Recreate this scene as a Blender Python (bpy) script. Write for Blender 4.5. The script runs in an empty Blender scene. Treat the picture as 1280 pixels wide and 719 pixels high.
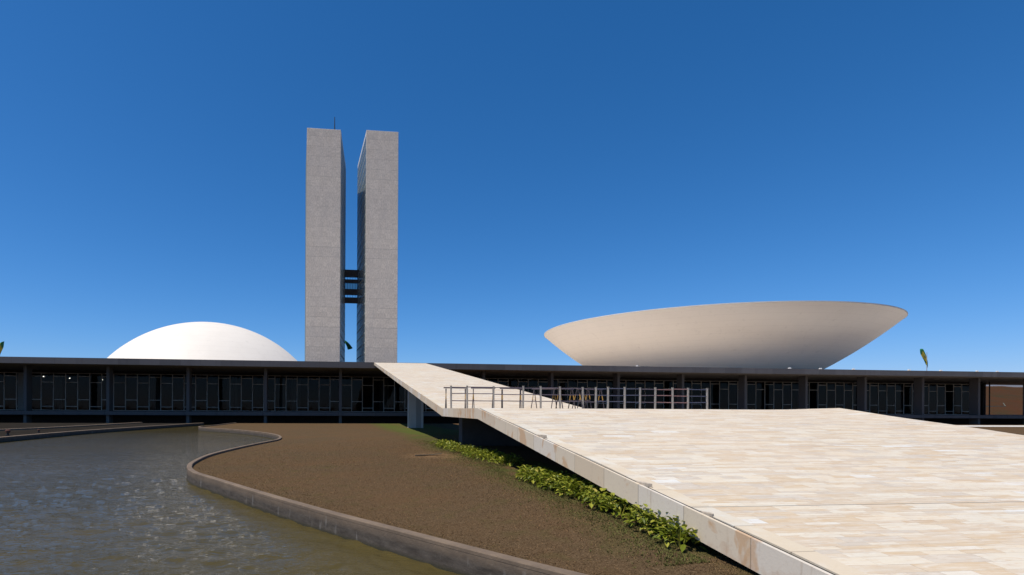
import bpy, math, random
from mathutils import Vector, Matrix
R = math.radians
random.seed(7)
scene = bpy.context.scene
C = scene.collection

# ------------------------------------------------------------------ camera
EYE = 2.2
cam_d = bpy.data.cameras.new('camera'); cam = bpy.data.objects.new('camera', cam_d); C.objects.link(cam)
scene.camera = cam
cam_d.sensor_width = 36.0; cam_d.sensor_fit = 'HORIZONTAL'
cam_d.lens = 36.0 * 690.0 / 1280.0
cam_d.shift_x = (640.0 - 505.0) / 1280.0
cam_d.shift_y = (511.0 - 359.5) / 1280.0
cam_d.clip_start = 0.1; cam_d.clip_end = 6000
YAW = math.atan(82.0 / 690.0)
cam.matrix_world = (Matrix.Translation((0, 0, EYE)) @ Matrix.Rotation(-YAW, 4, 'Z')
                    @ Matrix.Rotation(R(90), 4, 'X') @ Matrix.Rotation(0.0055, 4, 'Z'))

# ------------------------------------------------------------------ sky, sun, exposure
S = Vector((-0.405, -0.150, 0.902)).normalized()          # towards the sun
EL = math.asin(S.z)
w = bpy.data.worlds.new('World'); scene.world = w; w.use_nodes = True
wn = w.node_tree.nodes; wl = w.node_tree.links
sky = wn.new('ShaderNodeTexSky'); sky.sky_type = 'NISHITA'; sky.sun_disc = False
sky.sun_elevation = EL; sky.sun_rotation = math.atan2(S.x, S.y)
sky.altitude = 1100; sky.air_density = 1.0; sky.dust_density = 0.45; sky.ozone_density = 3.0
# the deep blue of a dry-season sky: per channel contrast of the sky model
def wmath(op, a, b):
    n = wn.new('ShaderNodeMath'); n.operation = op; wl.new(a, n.inputs[0]); n.inputs[1].default_value = b; return n.outputs[0]
ssep = wn.new('ShaderNodeSeparateColor'); scomb = wn.new('ShaderNodeCombineColor'); wl.new(sky.outputs[0], ssep.inputs[0])
for i_, (pw_, gn_) in enumerate(((1.55, .91), (1.02, .84), (.97, 1.22))):
    q_ = wmath('MULTIPLY', wmath('POWER', wmath('MULTIPLY', ssep.outputs[i_], .1), pw_), gn_ * 10)
    wl.new(q_, scomb.inputs[i_])
wl.new(scomb.outputs[0], wn['Background'].inputs[0]); wn['Background'].inputs[1].default_value = 0.10
sd = bpy.data.lights.new('sun', 'SUN'); sd.energy = 4.9; sd.angle = R(0.5); sd.color = (1.0, 0.93, 0.81)
sun = bpy.data.objects.new('sun', sd); C.objects.link(sun)
sun.rotation_euler = S.to_track_quat('Z', 'Y').to_euler(); sun.location = (-40, 0, 80)
vs = scene.view_settings
vs.view_transform = 'Standard'; vs.look = 'None'; vs.gamma = 1.0; vs.exposure = 0.0; vs.use_curve_mapping = False

# ------------------------------------------------------------------ helpers
class MB:
    def __init__(s): s.v = []; s.f = []; s.m = []
    def add(s, vs, fs, mi=0):
        b = len(s.v); s.v += [tuple(p) for p in vs]; s.f += [tuple(i + b for i in f) for f in fs]; s.m += [mi] * len(fs); return s
    def box(s, x0, x1, y0, y1, z0, z1, mi=0):
        v = [(x0, y0, z0), (x1, y0, z0), (x1, y1, z0), (x0, y1, z0), (x0, y0, z1), (x1, y0, z1), (x1, y1, z1), (x0, y1, z1)]
        return s.add(v, [(0, 3, 2, 1), (4, 5, 6, 7), (0, 1, 5, 4), (1, 2, 6, 5), (2, 3, 7, 6), (3, 0, 4, 7)], mi)
    def prism_x(s, prof, x0, x1, mi=0):                    # prof: (y, z) outline, counter-clockwise seen from +X
        n = len(prof); v = [(x0, y, z) for y, z in prof] + [(x1, y, z) for y, z in prof]
        f = [tuple(range(n - 1, -1, -1)), tuple(range(n, 2 * n))]
        f += [(i, (i + 1) % n, n + (i + 1) % n, n + i) for i in range(n)]
        return s.add(v, f, mi)
    def prism_z(s, prof, z0, z1, mi=0):                    # prof: (x, y) counter-clockwise
        n = len(prof); v = [(x, y, z0) for x, y in prof] + [(x, y, z1) for x, y in prof]
        f = [tuple(range(n - 1, -1, -1)), tuple(range(n, 2 * n))]
        f += [(i, (i + 1) % n, n + (i + 1) % n, n + i) for i in range(n)]
        return s.add(v, f, mi)
    def bar(s, a, b, r, n=6, r2=None, mi=0):
        a = Vector(a); b = Vector(b); d = (b - a).normalized(); r2 = r if r2 is None else r2
        u = d.orthogonal().normalized(); q = d.cross(u)
        v = []
        for p, rr in ((a, r), (b, r2)):
            v += [p + (u * math.cos(2 * math.pi * k / n) + q * math.sin(2 * math.pi * k / n)) * rr for k in range(n)]
        f = [(k, (k + 1) % n, n + (k + 1) % n, n + k) for k in range(n)] + [tuple(range(n - 1, -1, -1)), tuple(range(n, 2 * n))]
        return s.add(v, f, mi)
    def flat(s, a, b, wx, wy, mi=0):                       # rectangular post between two points
        a = Vector(a); b = Vector(b); d = (b - a).normalized()
        u = Vector((1, 0, 0)); u = (u - d * u.dot(d)).normalized(); q = d.cross(u)
        v = []
        for p in (a, b):
            v += [p - u * wx / 2 - q * wy / 2, p + u * wx / 2 - q * wy / 2, p + u * wx / 2 + q * wy / 2, p - u * wx / 2 + q * wy / 2]
        return s.add(v, [(3, 2, 1, 0), (4, 5, 6, 7), (0, 1, 5, 4), (1, 2, 6, 5), (2, 3, 7, 6), (3, 0, 4, 7)], mi)
    def lathe(s, prof, cx, cy, n=128, mi=0, close=True):   # prof: (r, z)
        rows = []
        v = []; f = []
        for r, z in prof:
            if r < 1e-6: rows.append([len(v)]); v.append((cx, cy, z))
            else:
                rows.append(list(range(len(v), len(v) + n)))
                v += [(cx + r * math.cos(2 * math.pi * k / n), cy + r * math.sin(2 * math.pi * k / n), z) for k in range(n)]
        for a, b in zip(rows, rows[1:]):
            for k in range(n):
                k2 = (k + 1) % n
                if len(a) == 1: f.append((a[0], b[k], b[k2]) if len(b) > 1 else None)
                elif len(b) == 1: f.append((a[k], a[k2], b[0]))
                else: f.append((a[k], a[k2], b[k2], b[k]))
        return s.add(v, f, mi)
    def build(s, name, mats, parent=None, off=(0, 0, 0), smooth=False):
        me = bpy.data.meshes.new(name)
        o = Vector(off)
        me.from_pydata([Vector(p) - o for p in s.v], [], s.f)
        for m in (mats if isinstance(mats, (list, tuple)) else [mats]): me.materials.append(m)
        if any(s.m): me.polygons.foreach_set('material_index', s.m)
        if smooth: me.polygons.foreach_set('use_smooth', [True] * len(me.polygons))
        me.update()
        ob = bpy.data.objects.new(name, me); C.objects.link(ob)
        if parent is not None: ob.parent = parent
        else: ob.location = o
        return ob

def tag(o, label=None, cat=None, group=None, kind=None):
    if label: o['label'] = label
    if cat: o['category'] = cat
    if group: o['group'] = group
    if kind: o['kind'] = kind
    return o
def empty(name, loc=(0, 0, 0), rz=0):
    o = bpy.data.objects.new(name, None); C.objects.link(o); o.location = loc; o.rotation_euler = (0, 0, rz); o.empty_display_size = .2
    return o
def dup(o, parent=None):
    c = o.copy(); C.objects.link(c); c.parent = parent
    for ch in list(o.children): dup(ch, c)
    return c
def weighted(o):
    o.modifiers.new('wn', 'WEIGHTED_NORMAL')
def bevel(o, wd, seg=1):
    m = o.modifiers.new('bevel', 'BEVEL'); m.width = wd; m.segments = seg; m.limit_method = 'ANGLE'; m.angle_limit = R(35)

# ------------------------------------------------------------------ materials
class NT:
    def __init__(s, name):
        s.mat = bpy.data.materials.new(name); s.mat.use_nodes = True
        s.n = s.mat.node_tree.nodes; s.l = s.mat.node_tree.links
        s.b = s.n['Principled BSDF']; s.out = s.n['Material Output']
        s._co = None
    def node(s, t, **kw):
        n = s.n.new(t)
        for k, v in kw.items():
            if k == 'inp':
                for a, b in v.items():
                    if hasattr(b, 'is_output'): s.l.new(b, n.inputs[a])
                    else: n.inputs[a].default_value = b
            else: setattr(n, k, v)
        return n
    @property
    def co(s):
        if s._co is None: s._co = s.n.new('ShaderNodeTexCoord').outputs['Object']
        return s._co
    def scaled(s, sc, loc=(0, 0, 0)):
        return s.node('ShaderNodeMapping', inp={'Vector': s.co, 'Scale': sc, 'Location': loc}).outputs[0]
    def noise(s, scale, detail=4, rough=.55, vec=None, dist=0):
        return s.node('ShaderNodeTexNoise', inp={'Vector': vec if vec is not None else s.co, 'Scale': scale, 'Detail': detail, 'Roughness': rough, 'Distortion': dist}).outputs['Fac']
    def math(s, op, a, b=0.0, c=0.0, clamp=False):
        n = s.n.new('ShaderNodeMath'); n.operation = op; n.use_clamp = clamp
        for i, v in enumerate((a, b, c)):
            if hasattr(v, 'is_output'): s.l.new(v, n.inputs[i])
            else: n.inputs[i].default_value = v
        return n.outputs[0]
    def ramp(s, fac, stops, interp='LINEAR'):
        n = s.n.new('ShaderNodeValToRGB'); n.color_ramp.interpolation = interp
        el = n.color_ramp.elements
        while len(el) > 1: el.remove(el[-1])
        for i, (p, c) in enumerate(stops):
            e = el[0] if i == 0 else el.new(p)
            e.position = p; e.color = (*c, 1) if len(c) == 3 else c
        s.l.new(fac, n.inputs[0]); return n.outputs[0]
    def mix(s, fac, a, b, mode='MIX'):
        n = s.n.new('ShaderNodeMix'); n.data_type = 'RGBA'; n.blend_type = mode
        for i, v in ((0, fac), (6, a), (7, b)):
            if hasattr(v, 'is_output'): s.l.new(v, n.inputs[i])
            else: n.inputs[i].default_value = (*v, 1) if isinstance(v, tuple) and len(v) == 3 else v
        return n.outputs[2]
    def sep(s, v=None):
        n = s.n.new('ShaderNodeSeparateXYZ'); s.l.new(v if v is not None else s.co, n.inputs[0]); return n.outputs
    def comb(s, x=0., y=0., z=0.):
        n = s.n.new('ShaderNodeCombineXYZ')
        for i, v in enumerate((x, y, z)):
            if hasattr(v, 'is_output'): s.l.new(v, n.inputs[i])
            else: n.inputs[i].default_value = v
        return n.outputs[0]
    def wnoise(s, vec):
        n = s.n.new('ShaderNodeTexWhiteNoise'); n.noise_dimensions = '3D'; s.l.new(vec, n.inputs['Vector']); return n.outputs['Value']
    def joint(s, t, half):                                  # 1 on a joint line of coordinate t (period 1)
        f = s.math('FRACT', t)
        d = s.math('MINIMUM', f, s.math('SUBTRACT', 1.0, f))
        return s.math('LESS_THAN', d, half)
    def finish(s, col, rough=.7, spec=.3, bump=None, bs=.3, bd=.02):
        if hasattr(col, 'is_output'): s.l.new(col, s.b.inputs['Base Color'])
        else: s.b.inputs['Base Color'].default_value = (*col, 1)
        if hasattr(rough, 'is_output'): s.l.new(rough, s.b.inputs['Roughness'])
        else: s.b.inputs['Roughness'].default_value = rough
        s.b.inputs['Specular IOR Level'].default_value = spec
        if bump is not None:
            n = s.node('ShaderNodeBump', inp={'Height': bump, 'Strength': bs, 'Distance': bd}); s.l.new(n.outputs[0], s.b.inputs['Normal'])
        return s.mat

def mat_simple(name, col, rough=.6, spec=.3, var=.12, scale=3.0, metal=0):
    t = NT(name)
    nz = t.noise(scale, 5)
    c = t.ramp(nz, [(.25, tuple(x * (1 - var) for x in col)), (.75, tuple(x * (1 + var) for x in col))])
    t.b.inputs['Metallic'].default_value = metal
    return t.finish(c, rough, spec)

def mat_paving():
    t = NT('marble paving')
    x, y, z = t.sep()
    y2 = t.math('ADD', y, t.math('MULTIPLY', t.math('SUBTRACT', t.noise(.35, 2, vec=t.comb(0., y, 0.)), .5), .5))
    t1 = t.math('MULTIPLY', y2, 1 / .205)
    r1 = t.math('FLOOR', t1)
    h1 = t.wnoise(t.comb(r1, 3.1, 0.))
    # some rows are split in two
    spl = t.math('GREATER_THAN', h1, .40)
    half = t.math('MULTIPLY', spl, t.math('GREATER_THAN', t.math('FRACT', t1), .5))
    row = t.math('ADD', r1, t.math('MULTIPLY', half, .5))
    hr = t.wnoise(t.comb(row, 7.7, 1.)); hr2 = t.wnoise(t.comb(row, 1.7, 5.))
    ln = t.math('ADD', .32, t.math('MULTIPLY', hr, .85))
    tx = t.math('DIVIDE', t.math('ADD', x, t.math('MULTIPLY', hr2, 17.)), ln)
    colm = t.math('FLOOR', tx)
    v = t.wnoise(t.comb(row, colm, 6.))
    v2 = t.wnoise(t.comb(row, colm, 9.))
    base = t.ramp(v, [(0, (.60, .485, .37)), (.20, (.68, .58, .46)), (.42, (.585, .445, .305)), (.58, (.68, .60, .495)), (.78, (.55, .47, .395)), (.92, (.70, .64, .565)), (.968, (.70, .68, .66)), (.988, (.53, .38, .25))], 'CONSTANT')
    # veins, streaks along the slab
    st = t.noise(1.0, 6, .65, vec=t.node('ShaderNodeMapping', inp={'Vector': t.comb(x, t.math('ADD', y, t.math('MULTIPLY', v2, 30.)), 0.), 'Scale': (1.9, 12., 1)}).outputs[0], dist=1.2)
    c = t.mix(t.ramp(st, [(.45, (0, 0, 0)), (.75, (1, 1, 1))]), base, (.70, .64, .57))
    st2 = t.noise(1.0, 6, .7, vec=t.node('ShaderNodeMapping', inp={'Vector': t.comb(x, t.math('ADD', y, t.math('MULTIPLY', v2, 50.)), 4.), 'Scale': (2.2, 12., 1)}).outputs[0], dist=2.)
    c = t.mix(t.math('MULTIPLY', t.ramp(st2, [(.50, (0, 0, 0)), (.70, (1, 1, 1))]), .8), c, (.56, .38, .235))
    big = t.noise(.16, 3)
    c = t.mix(t.math('MULTIPLY', t.ramp(big, [(.40, (0, 0, 0)), (.68, (1, 1, 1))]), .30), c, (.66, .50, .36))
    dirt = t.noise(.9, 7, .7)
    c = t.mix(t.math('MULTIPLY', t.ramp(dirt, [(.55, (0, 0, 0)), (.8, (1, 1, 1))]), .30), c, (.42, .34, .27))
    bdm = t.math('LESS_THAN', x, -3.45)
    bv = t.wnoise(t.comb(t.math('FLOOR', t.math('MULTIPLY', y, 1 / .95)), 3., 12.))
    bc = t.ramp(bv, [(0, (.66, .55, .42)), (.4, (.66, .545, .42)), (.7, (.66, .60, .52))], 'CONSTANT')
    bc = t.mix(t.ramp(t.noise(3, 6, .7), [(.35, (0,) * 3), (.7, (.9,) * 3)]), bc, (.60, .49, .37)); bc = t.mix(t.math('MULTIPLY', t.joint(t.math('MULTIPLY', y, 1 / .95), .01), .7), bc, (.27, .21, .16)); bc = t.mix(t.math('MULTIPLY', t.ramp(t.noise(1.1, 5, .7), [(.5, (0,) * 3), (.7, (1,) * 3)]), .8), bc, (.70, .65, .58))
    c = t.mix(bdm, c, bc)
    jt = t.math('MULTIPLY', t.joint(t.math('ADD', t1, 0.), .014), 1.0)
    jh = t.math('MULTIPLY', spl, t.joint(t.math('ADD', t1, .5), .014))
    jx = t.joint(tx, .004)
    j = t.math('MULTIPLY', t.math('MAXIMUM', jt, t.math('MAXIMUM', jh, jx)), t.math('SUBTRACT', 1., bdm))
    jn = t.math('MULTIPLY', j, t.ramp(t.noise(2.0, 3), [(.35, (.15,) * 3), (.65, (.8,) * 3)]))
    c = t.mix(1.0, c, (.955, .975, .945), 'MULTIPLY')
    c = t.mix(jn, c, (.27, .21, .16))
    # the expansion joints across the flight
    ej = t.math('MULTIPLY', t.joint(t.math('MULTIPLY', t.math('ADD', y, -9.6), 1 / 8.6), .0016), .75)
    c = t.mix(ej, c, (.12, .10, .085))
    # worn specks
    c = t.mix(t.math('MULTIPLY', t.ramp(t.noise(60, 2), [(.62, (0,) * 3), (.8, (1,) * 3)]), .35), c, (.36, .29, .23))
    hgt = t.math('SUBTRACT', t.math('ADD', t.math('MULTIPLY', v, .25), t.math('MULTIPLY', t.noise(25, 4), .4)), t.math('MULTIPLY', j, .6))
    return t.finish(c, t.ramp(t.noise(3, 3), [(.3, (.5,) * 3), (.7, (.75,) * 3)]), .25, hgt, .35, .012)

def mat_side():
    t = NT('marble edge panels')
    x, y, z = t.sep()
    ty = t.math('ADD', t.math('MULTIPLY', y, 1 / 1.3), t.math('MULTIPLY', t.noise(.3, 1, vec=t.comb(0., y, 0.)), .9))
    pid = t.math('FLOOR', ty)
    v = t.wnoise(t.comb(pid, 4., 4.))
    c = t.ramp(v, [(0, (.68, .575, .43)), (.35, (.64, .515, .36)), (.62, (.70, .63, .53)), (.85, (.62, .50, .36))], 'CONSTANT')
    c = t.mix(t.math('MULTIPLY', t.noise(2.2, 6, .65), .5), c, (.56, .47, .37))
    stain = t.noise(1.1, 4, .5, vec=t.scaled((1, 1.2, .75)), dist=1.3)
    c = t.mix(t.math('MULTIPLY', t.ramp(stain, [(.57, (0,) * 3), (.62, (1,) * 3)]), .6), c, (.52, .29, .13))
    c = t.mix(t.math('MULTIPLY', t.ramp(t.noise(14, 6, .7), [(.55, (0,) * 3), (.75, (1,) * 3)]), .4), c, (.40, .31, .23))
    # runs of rust and soil
    drip = t.noise(1., 4, .6, vec=t.scaled((1, 7, .5)))
    c = t.mix(t.math('MULTIPLY', t.ramp(drip, [(.62, (0,) * 3), (.72, (1,) * 3)]), .45), c, (.36, .25, .16))
    soil = t.math('MULTIPLY', t.math('LESS_THAN', z, .42), t.ramp(t.math('ADD', t.math('MULTIPLY', z, -1.1), t.noise(3, 5)), [(.18, (0,) * 3), (.6, (.85,) * 3)]))
    c = t.mix(soil, c, (.40, .20, .09))
    c = t.mix(t.math('MULTIPLY', t.joint(ty, .006), .75), c, (.22, .17, .13))
    return t.finish(c, .6, .25, t.noise(30, 4), .2, .008)

def mat_tower():
    t = NT('tower stone cladding')
    x, y, z = t.sep()
    tz = t.math('MULTIPLY', z, 1 / 3.2); tx = t.math('MULTIPLY', x, 1 / 1.33)
    fl = t.math('FLOOR', tz)
    v = t.wnoise(t.comb(t.math('FLOOR', tx), t.math('FLOOR', t.math('MULTIPLY', z, 1 / 1.6)), 1.))
    c = t.ramp(v, [(0, (.64, .56, .465)), (1, (.72, .635, .53))])
    c = t.mix(t.math('MULTIPLY', t.wnoise(t.comb(fl, 2., 2.)), .25), c, (.55, .50, .45))
    sp = t.noise(1.3, 7, .85, vec=t.scaled((2.6, 2.6, 1.1)))
    c = t.mix(t.math('MULTIPLY', t.ramp(sp, [(.44, (0,) * 3), (.64, (1,) * 3)]), .85), c, (.34, .29, .235))
    st = t.noise(1.0, 4, .6, vec=t.scaled((.5, .5, .13)))
    c = t.mix(t.math('MULTIPLY', t.ramp(st, [(.45, (0,) * 3), (.75, (1,) * 3)]), .4), c, (.46, .42, .375))
    row = t.wnoise(t.comb(fl, 8., 3.))
    pat = t.math('MULTIPLY', t.math('GREATER_THAN', row, .72), t.ramp(t.noise(2.4, 2, vec=t.scaled((1, 1, .45))), [(.5, (0,) * 3), (.6, (1,) * 3)]))
    c = t.mix(t.math('MULTIPLY', pat, .18), c, (.27, .25, .235))
    jz = t.joint(tz, .022)
    c = t.mix(t.math('MULTIPLY', jz, t.math('MULTIPLY', t.ramp(t.wnoise(t.comb(fl, 5., 1.)), [(0, (.12,) * 3), (1, (.95,) * 3)]), t.ramp(t.noise(.35, 3), [(.3, (.2,) * 3), (.6, (1,) * 3)]))), c, (.22, .20, .17))
    return t.finish(c, .8, .2, sp, .5, .15)

def mat_concrete(name, a, b, px=3.0, rough=.85):
    t = NT(name)
    x, y, z = t.sep()
    v = t.wnoise(t.comb(t.math('FLOOR', t.math('MULTIPLY', x, 1 / px)), t.math('FLOOR', t.math('MULTIPLY', y, 1 / px)), 1.))
    c = t.mix(t.math('MULTIPLY', v, .8), a, b)
    c = t.mix(t.math('MULTIPLY', t.noise(.8, 6, .7), .6), c, tuple(q * .6 for q in a))
    st = t.noise(1., 4, .6, vec=t.scaled((1.5, 1.5, .25)))
    c = t.mix(t.math('MULTIPLY', t.ramp(st, [(.55, (0,) * 3), (.75, (1,) * 3)]), .5), c, tuple(q * .45 for q in a))
    j = t.math('MULTIPLY', t.joint(t.math('MULTIPLY', x, 1 / px), .006), .7)
    c = t.mix(j, c, tuple(q * .4 for q in a))
    return t.finish(c, rough, .2, t.noise(6, 5), .3, .02)

def mat_white(name, col=(.80, .78, .74), streak=.10):
    t = NT(name)
    st = t.noise(1., 5, .6, vec=t.scaled((.35, .35, .12)))
    c = t.mix(t.math('MULTIPLY', t.ramp(st, [(.45, (0,) * 3), (.8, (1,) * 3)]), streak), col, (.50, .44, .37))
    c = t.mix(t.math('MULTIPLY', t.noise(1.6, 7, .7), streak), c, (.6, .55, .48))
    x, y, z = t.sep()
    c = t.mix(t.math('MULTIPLY', t.joint(t.math('MULTIPLY', z, 1 / .95), .03), .10), c, (.45, .38, .31))
    dr = t.noise(1., 4, .65, vec=t.scaled((1.1, 1.1, .10)))
    c = t.mix(t.math('MULTIPLY', t.ramp(dr, [(.60, (0,) * 3), (.74, (1,) * 3)]), .16), c, (.36, .31, .26))
    return t.finish(c, .6, .25, t.noise(3, 3), .08, .03)

def lawn_colour(t, isl=None):
    x, y, z = t.sep()
    n1 = t.noise(.22, 5, .6); n2 = t.noise(1.6, 5, .65); n3 = t.noise(38, 5, .75)
    n4 = t.noise(13, 4, .7)
    c = t.ramp(n3, [(.32, (.040, .025, .013)), (.47, (.088, .056, .030)), (.60, (.150, .102, .056)), (.72, (.25, .18, .105))])
    c = t.mix(t.math('MULTIPLY', t.ramp(n4, [(.42, (0,) * 3), (.66, (1,) * 3)]), .55), c, (.062, .040, .020))
    c = t.mix(t.math('MULTIPLY', t.ramp(n1, [(.40, (0,) * 3), (.60, (1,) * 3)]), .38), c, (.120, .066, .031))
    c = t.mix(t.math('MULTIPLY', t.ramp(n2, [(.52, (0,) * 3), (.74, (1,) * 3)]), .60), c, (.078, .064, .024))
    # greener turf beside the ramp, where the plants are watered
    e = t.math('MULTIPLY', t.math('SUBTRACT', x, 3.9), .62, clamp=True)
    e = t.math('MULTIPLY', e, t.math('LESS_THAN', x, 7.4))
    e = t.math('MULTIPLY', e, t.ramp(t.noise(.55, 4, .6), [(.40, (0,) * 3), (.62, (1,) * 3)]))
    c = t.mix(t.math('MULTIPLY', e, .85), c, (.060, .078, .018))
    g = t.math('MULTIPLY', t.math('MULTIPLY', t.math('SUBTRACT', x, 4.3), .55, clamp=True), t.math('MULTIPLY', t.math('SUBTRACT', y, 33.), .10, clamp=True))
    g = t.math('MULTIPLY', g, t.math('LESS_THAN', x, 12.))
    g = t.math('MULTIPLY', g, t.ramp(t.noise(.33, 4, .6), [(.28, (0,) * 3), (.52, (1,) * 3)]))
    c = t.mix(t.math('MULTIPLY', g, .65), c, (.078, .105, .020))
    # bare dusty patch
    dx = t.math('MULTIPLY', t.math('SUBTRACT', x, 4.1), .6); dy = t.math('MULTIPLY', t.math('SUBTRACT', y, 22.6), .55)
    d = t.math('SUBTRACT', 1.0, t.math('ADD', t.math('MULTIPLY', dx, dx), t.math('MULTIPLY', dy, dy)), clamp=True)
    c = t.mix(t.math('MULTIPLY', d, t.ramp(n2, [(.35, (.1,) * 3), (.6, (.8,) * 3)])), c, (.20, .12, .062))
    return c, n3
def mat_lawn():
    t = NT('dry turf'); c, n3 = lawn_colour(t)
    return t.finish(c, 1.0, .05, n3, .6, .03)
def mat_blade():
    t = NT('dry grass blades'); c, n3 = lawn_colour(t)
    ri = t.node('ShaderNodeNewGeometry').outputs['Random Per Island']
    c = t.mix(1.0, c, t.ramp(ri, [(0, (.50, .47, .44)), (.4, (.95, .92, .86)), (.75, (1.6, 1.5, 1.35)), (1, (3.2, 2.9, 2.4))]), 'MULTIPLY')
    return t.finish(c, .9, .1)
def mat_kerb():
    t = NT('weathered kerb concrete')
    x, y, z = t.sep()
    c = t.ramp(t.noise(1.3, 6, .7), [(.3, (.13, .092, .062)), (.7, (.26, .185, .122))])
    c = t.mix(t.math('MULTIPLY', t.noise(9, 6, .75), .6), c, (.12, .10, .085))
    wet = t.math('MULTIPLY', t.math('SUBTRACT', .035, z), 6., clamp=True)
    wall = t.ramp(t.noise(1., 5, .65, vec=t.scaled((3., 3., 12.))), [(.3, (.052, .042, .034)), (.7, (.115, .096, .078))])
    c = t.mix(wet, c, wall)
    st = t.noise(1., 4, .6, vec=t.scaled((5, 5, .8)))
    c = t.mix(t.math('MULTIPLY', t.ramp(st, [(.6, (0,) * 3), (.72, (1,) * 3)]), t.math('MULTIPLY', wet, .5)), c, (.35, .33, .30))
    wl_ = t.math('MULTIPLY', t.math('SUBTRACT', -.24, z), 14., clamp=True)
    c = t.mix(wl_, c, (.05, .045, .028))
    return t.finish(c, .85, .2, t.noise(14, 6, .7), .5, .02)
def mat_water():
    t = NT('murky pool water')
    c = t.ramp(t.noise(.10, 3), [(.35, (.062, .050, .019)), (.65, (.080, .060, .019))])
    v1 = t.scaled((.7, 1.5, 1), (0, 0, 0))
    a = t.noise(4.5, 3, .55, vec=v1, dist=.6); b = t.noise(11., 3, .55, vec=v1, dist=.4); d = t.noise(.5, 2, .5, vec=v1)
    gust = t.ramp(t.noise(.07, 2), [(.3, (.5,) * 3), (.7, (1.2,) * 3)])
    h = t.math('MULTIPLY', t.math('ADD', t.math('MULTIPLY', a, 1.0), t.math('ADD', t.math('MULTIPLY', b, .38), t.math('MULTIPLY', d, .8))), gust)
    t.b.inputs['IOR'].default_value = 1.33
    return t.finish(c, .05, .25, h, .5, .10)
def mat_leaf():
    t = NT('glossy leaves')
    ri = t.node('ShaderNodeNewGeometry').outputs['Random Per Island']
    c = t.ramp(ri, [(0, (.075, .105, .009)), (.4, (.165, .195, .016)), (.72, (.26, .275, .024)), (.92, (.40, .38, .06)), (1, (.40, .29, .07))])
    t.b.inputs['Subsurface Weight'].default_value = 0
    m = t.finish(c, .45, .28)
    tr = t.node('ShaderNodeBsdfTranslucent'); t.l.new(t.mix(.5, c, (.20, .26, .02)), tr.inputs[0])
    ms = t.node('ShaderNodeMixShader', inp={0: .22}); t.l.new(t.b.outputs[0], ms.inputs[1]); t.l.new(tr.outputs[0], ms.inputs[2])
    t.l.new(ms.outputs[0], t.out.inputs[0])
    return m
def mat_glass(name, tint=(.55, .58, .58), rough=.02, refl=1.0):
    t = NT(name)
    tr = t.node('ShaderNodeBsdfTransparent', inp={0: (*tint, 1)})
    gl = t.node('ShaderNodeBsdfGlossy', inp={'Color': (.95 * refl,) * 3 + (1,), 'Roughness': rough})
    nb = t.node('ShaderNodeBump', inp={'Height': t.noise(.5, 2), 'Strength': .12, 'Distance': .05}); t.l.new(nb.outputs[0], gl.inputs['Normal'])
    fr = t.node('ShaderNodeFresnel', inp={'IOR': 1.5})
    ms = t.node('ShaderNodeMixShader', inp={0: fr.outputs[0]}); t.l.new(tr.outputs[0], ms.inputs[1]); t.l.new(gl.outputs[0], ms.inputs[2])
    t.l.new(ms.outputs[0], t.out.inputs[0])
    return t.mat
def mat_hill():
    t = NT('red earth slope')
    c = t.ramp(t.noise(.10, 7, .75), [(.38, (.075, .030, .013)), (.55, (.062, .033, .015)), (.66, (.038, .036, .017))])
    c = t.mix(t.math('MULTIPLY', t.noise(1.2, 6, .75), .6), c, (.045, .022, .011))
    return t.finish(c, 1., .05, t.noise(.8, 6), .8, .5)
def mat_band():                                             # dark legs banded in yellow
    t = NT('banded barrier legs'); x, y, z = t.sep()
    k = t.math('LESS_THAN', t.math('FRACT', t.math('ADD', t.math('MULTIPLY', z, 1 / .84), .02)), .30)
    k = t.math('MULTIPLY', t.math('GREATER_THAN', z, .46), t.math('LESS_THAN', z, .74))
    c = t.mix(k, (.055, .045, .05), (.33, .19, .045))
    return t.finish(c, .6, .3)
def mat_emit(name, col, st):
    t = NT(name); e = t.node('ShaderNodeEmission', inp={0: (*col, 1), 1: st}); t.l.new(e.outputs[0], t.out.inputs[0]); return t.mat

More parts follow.
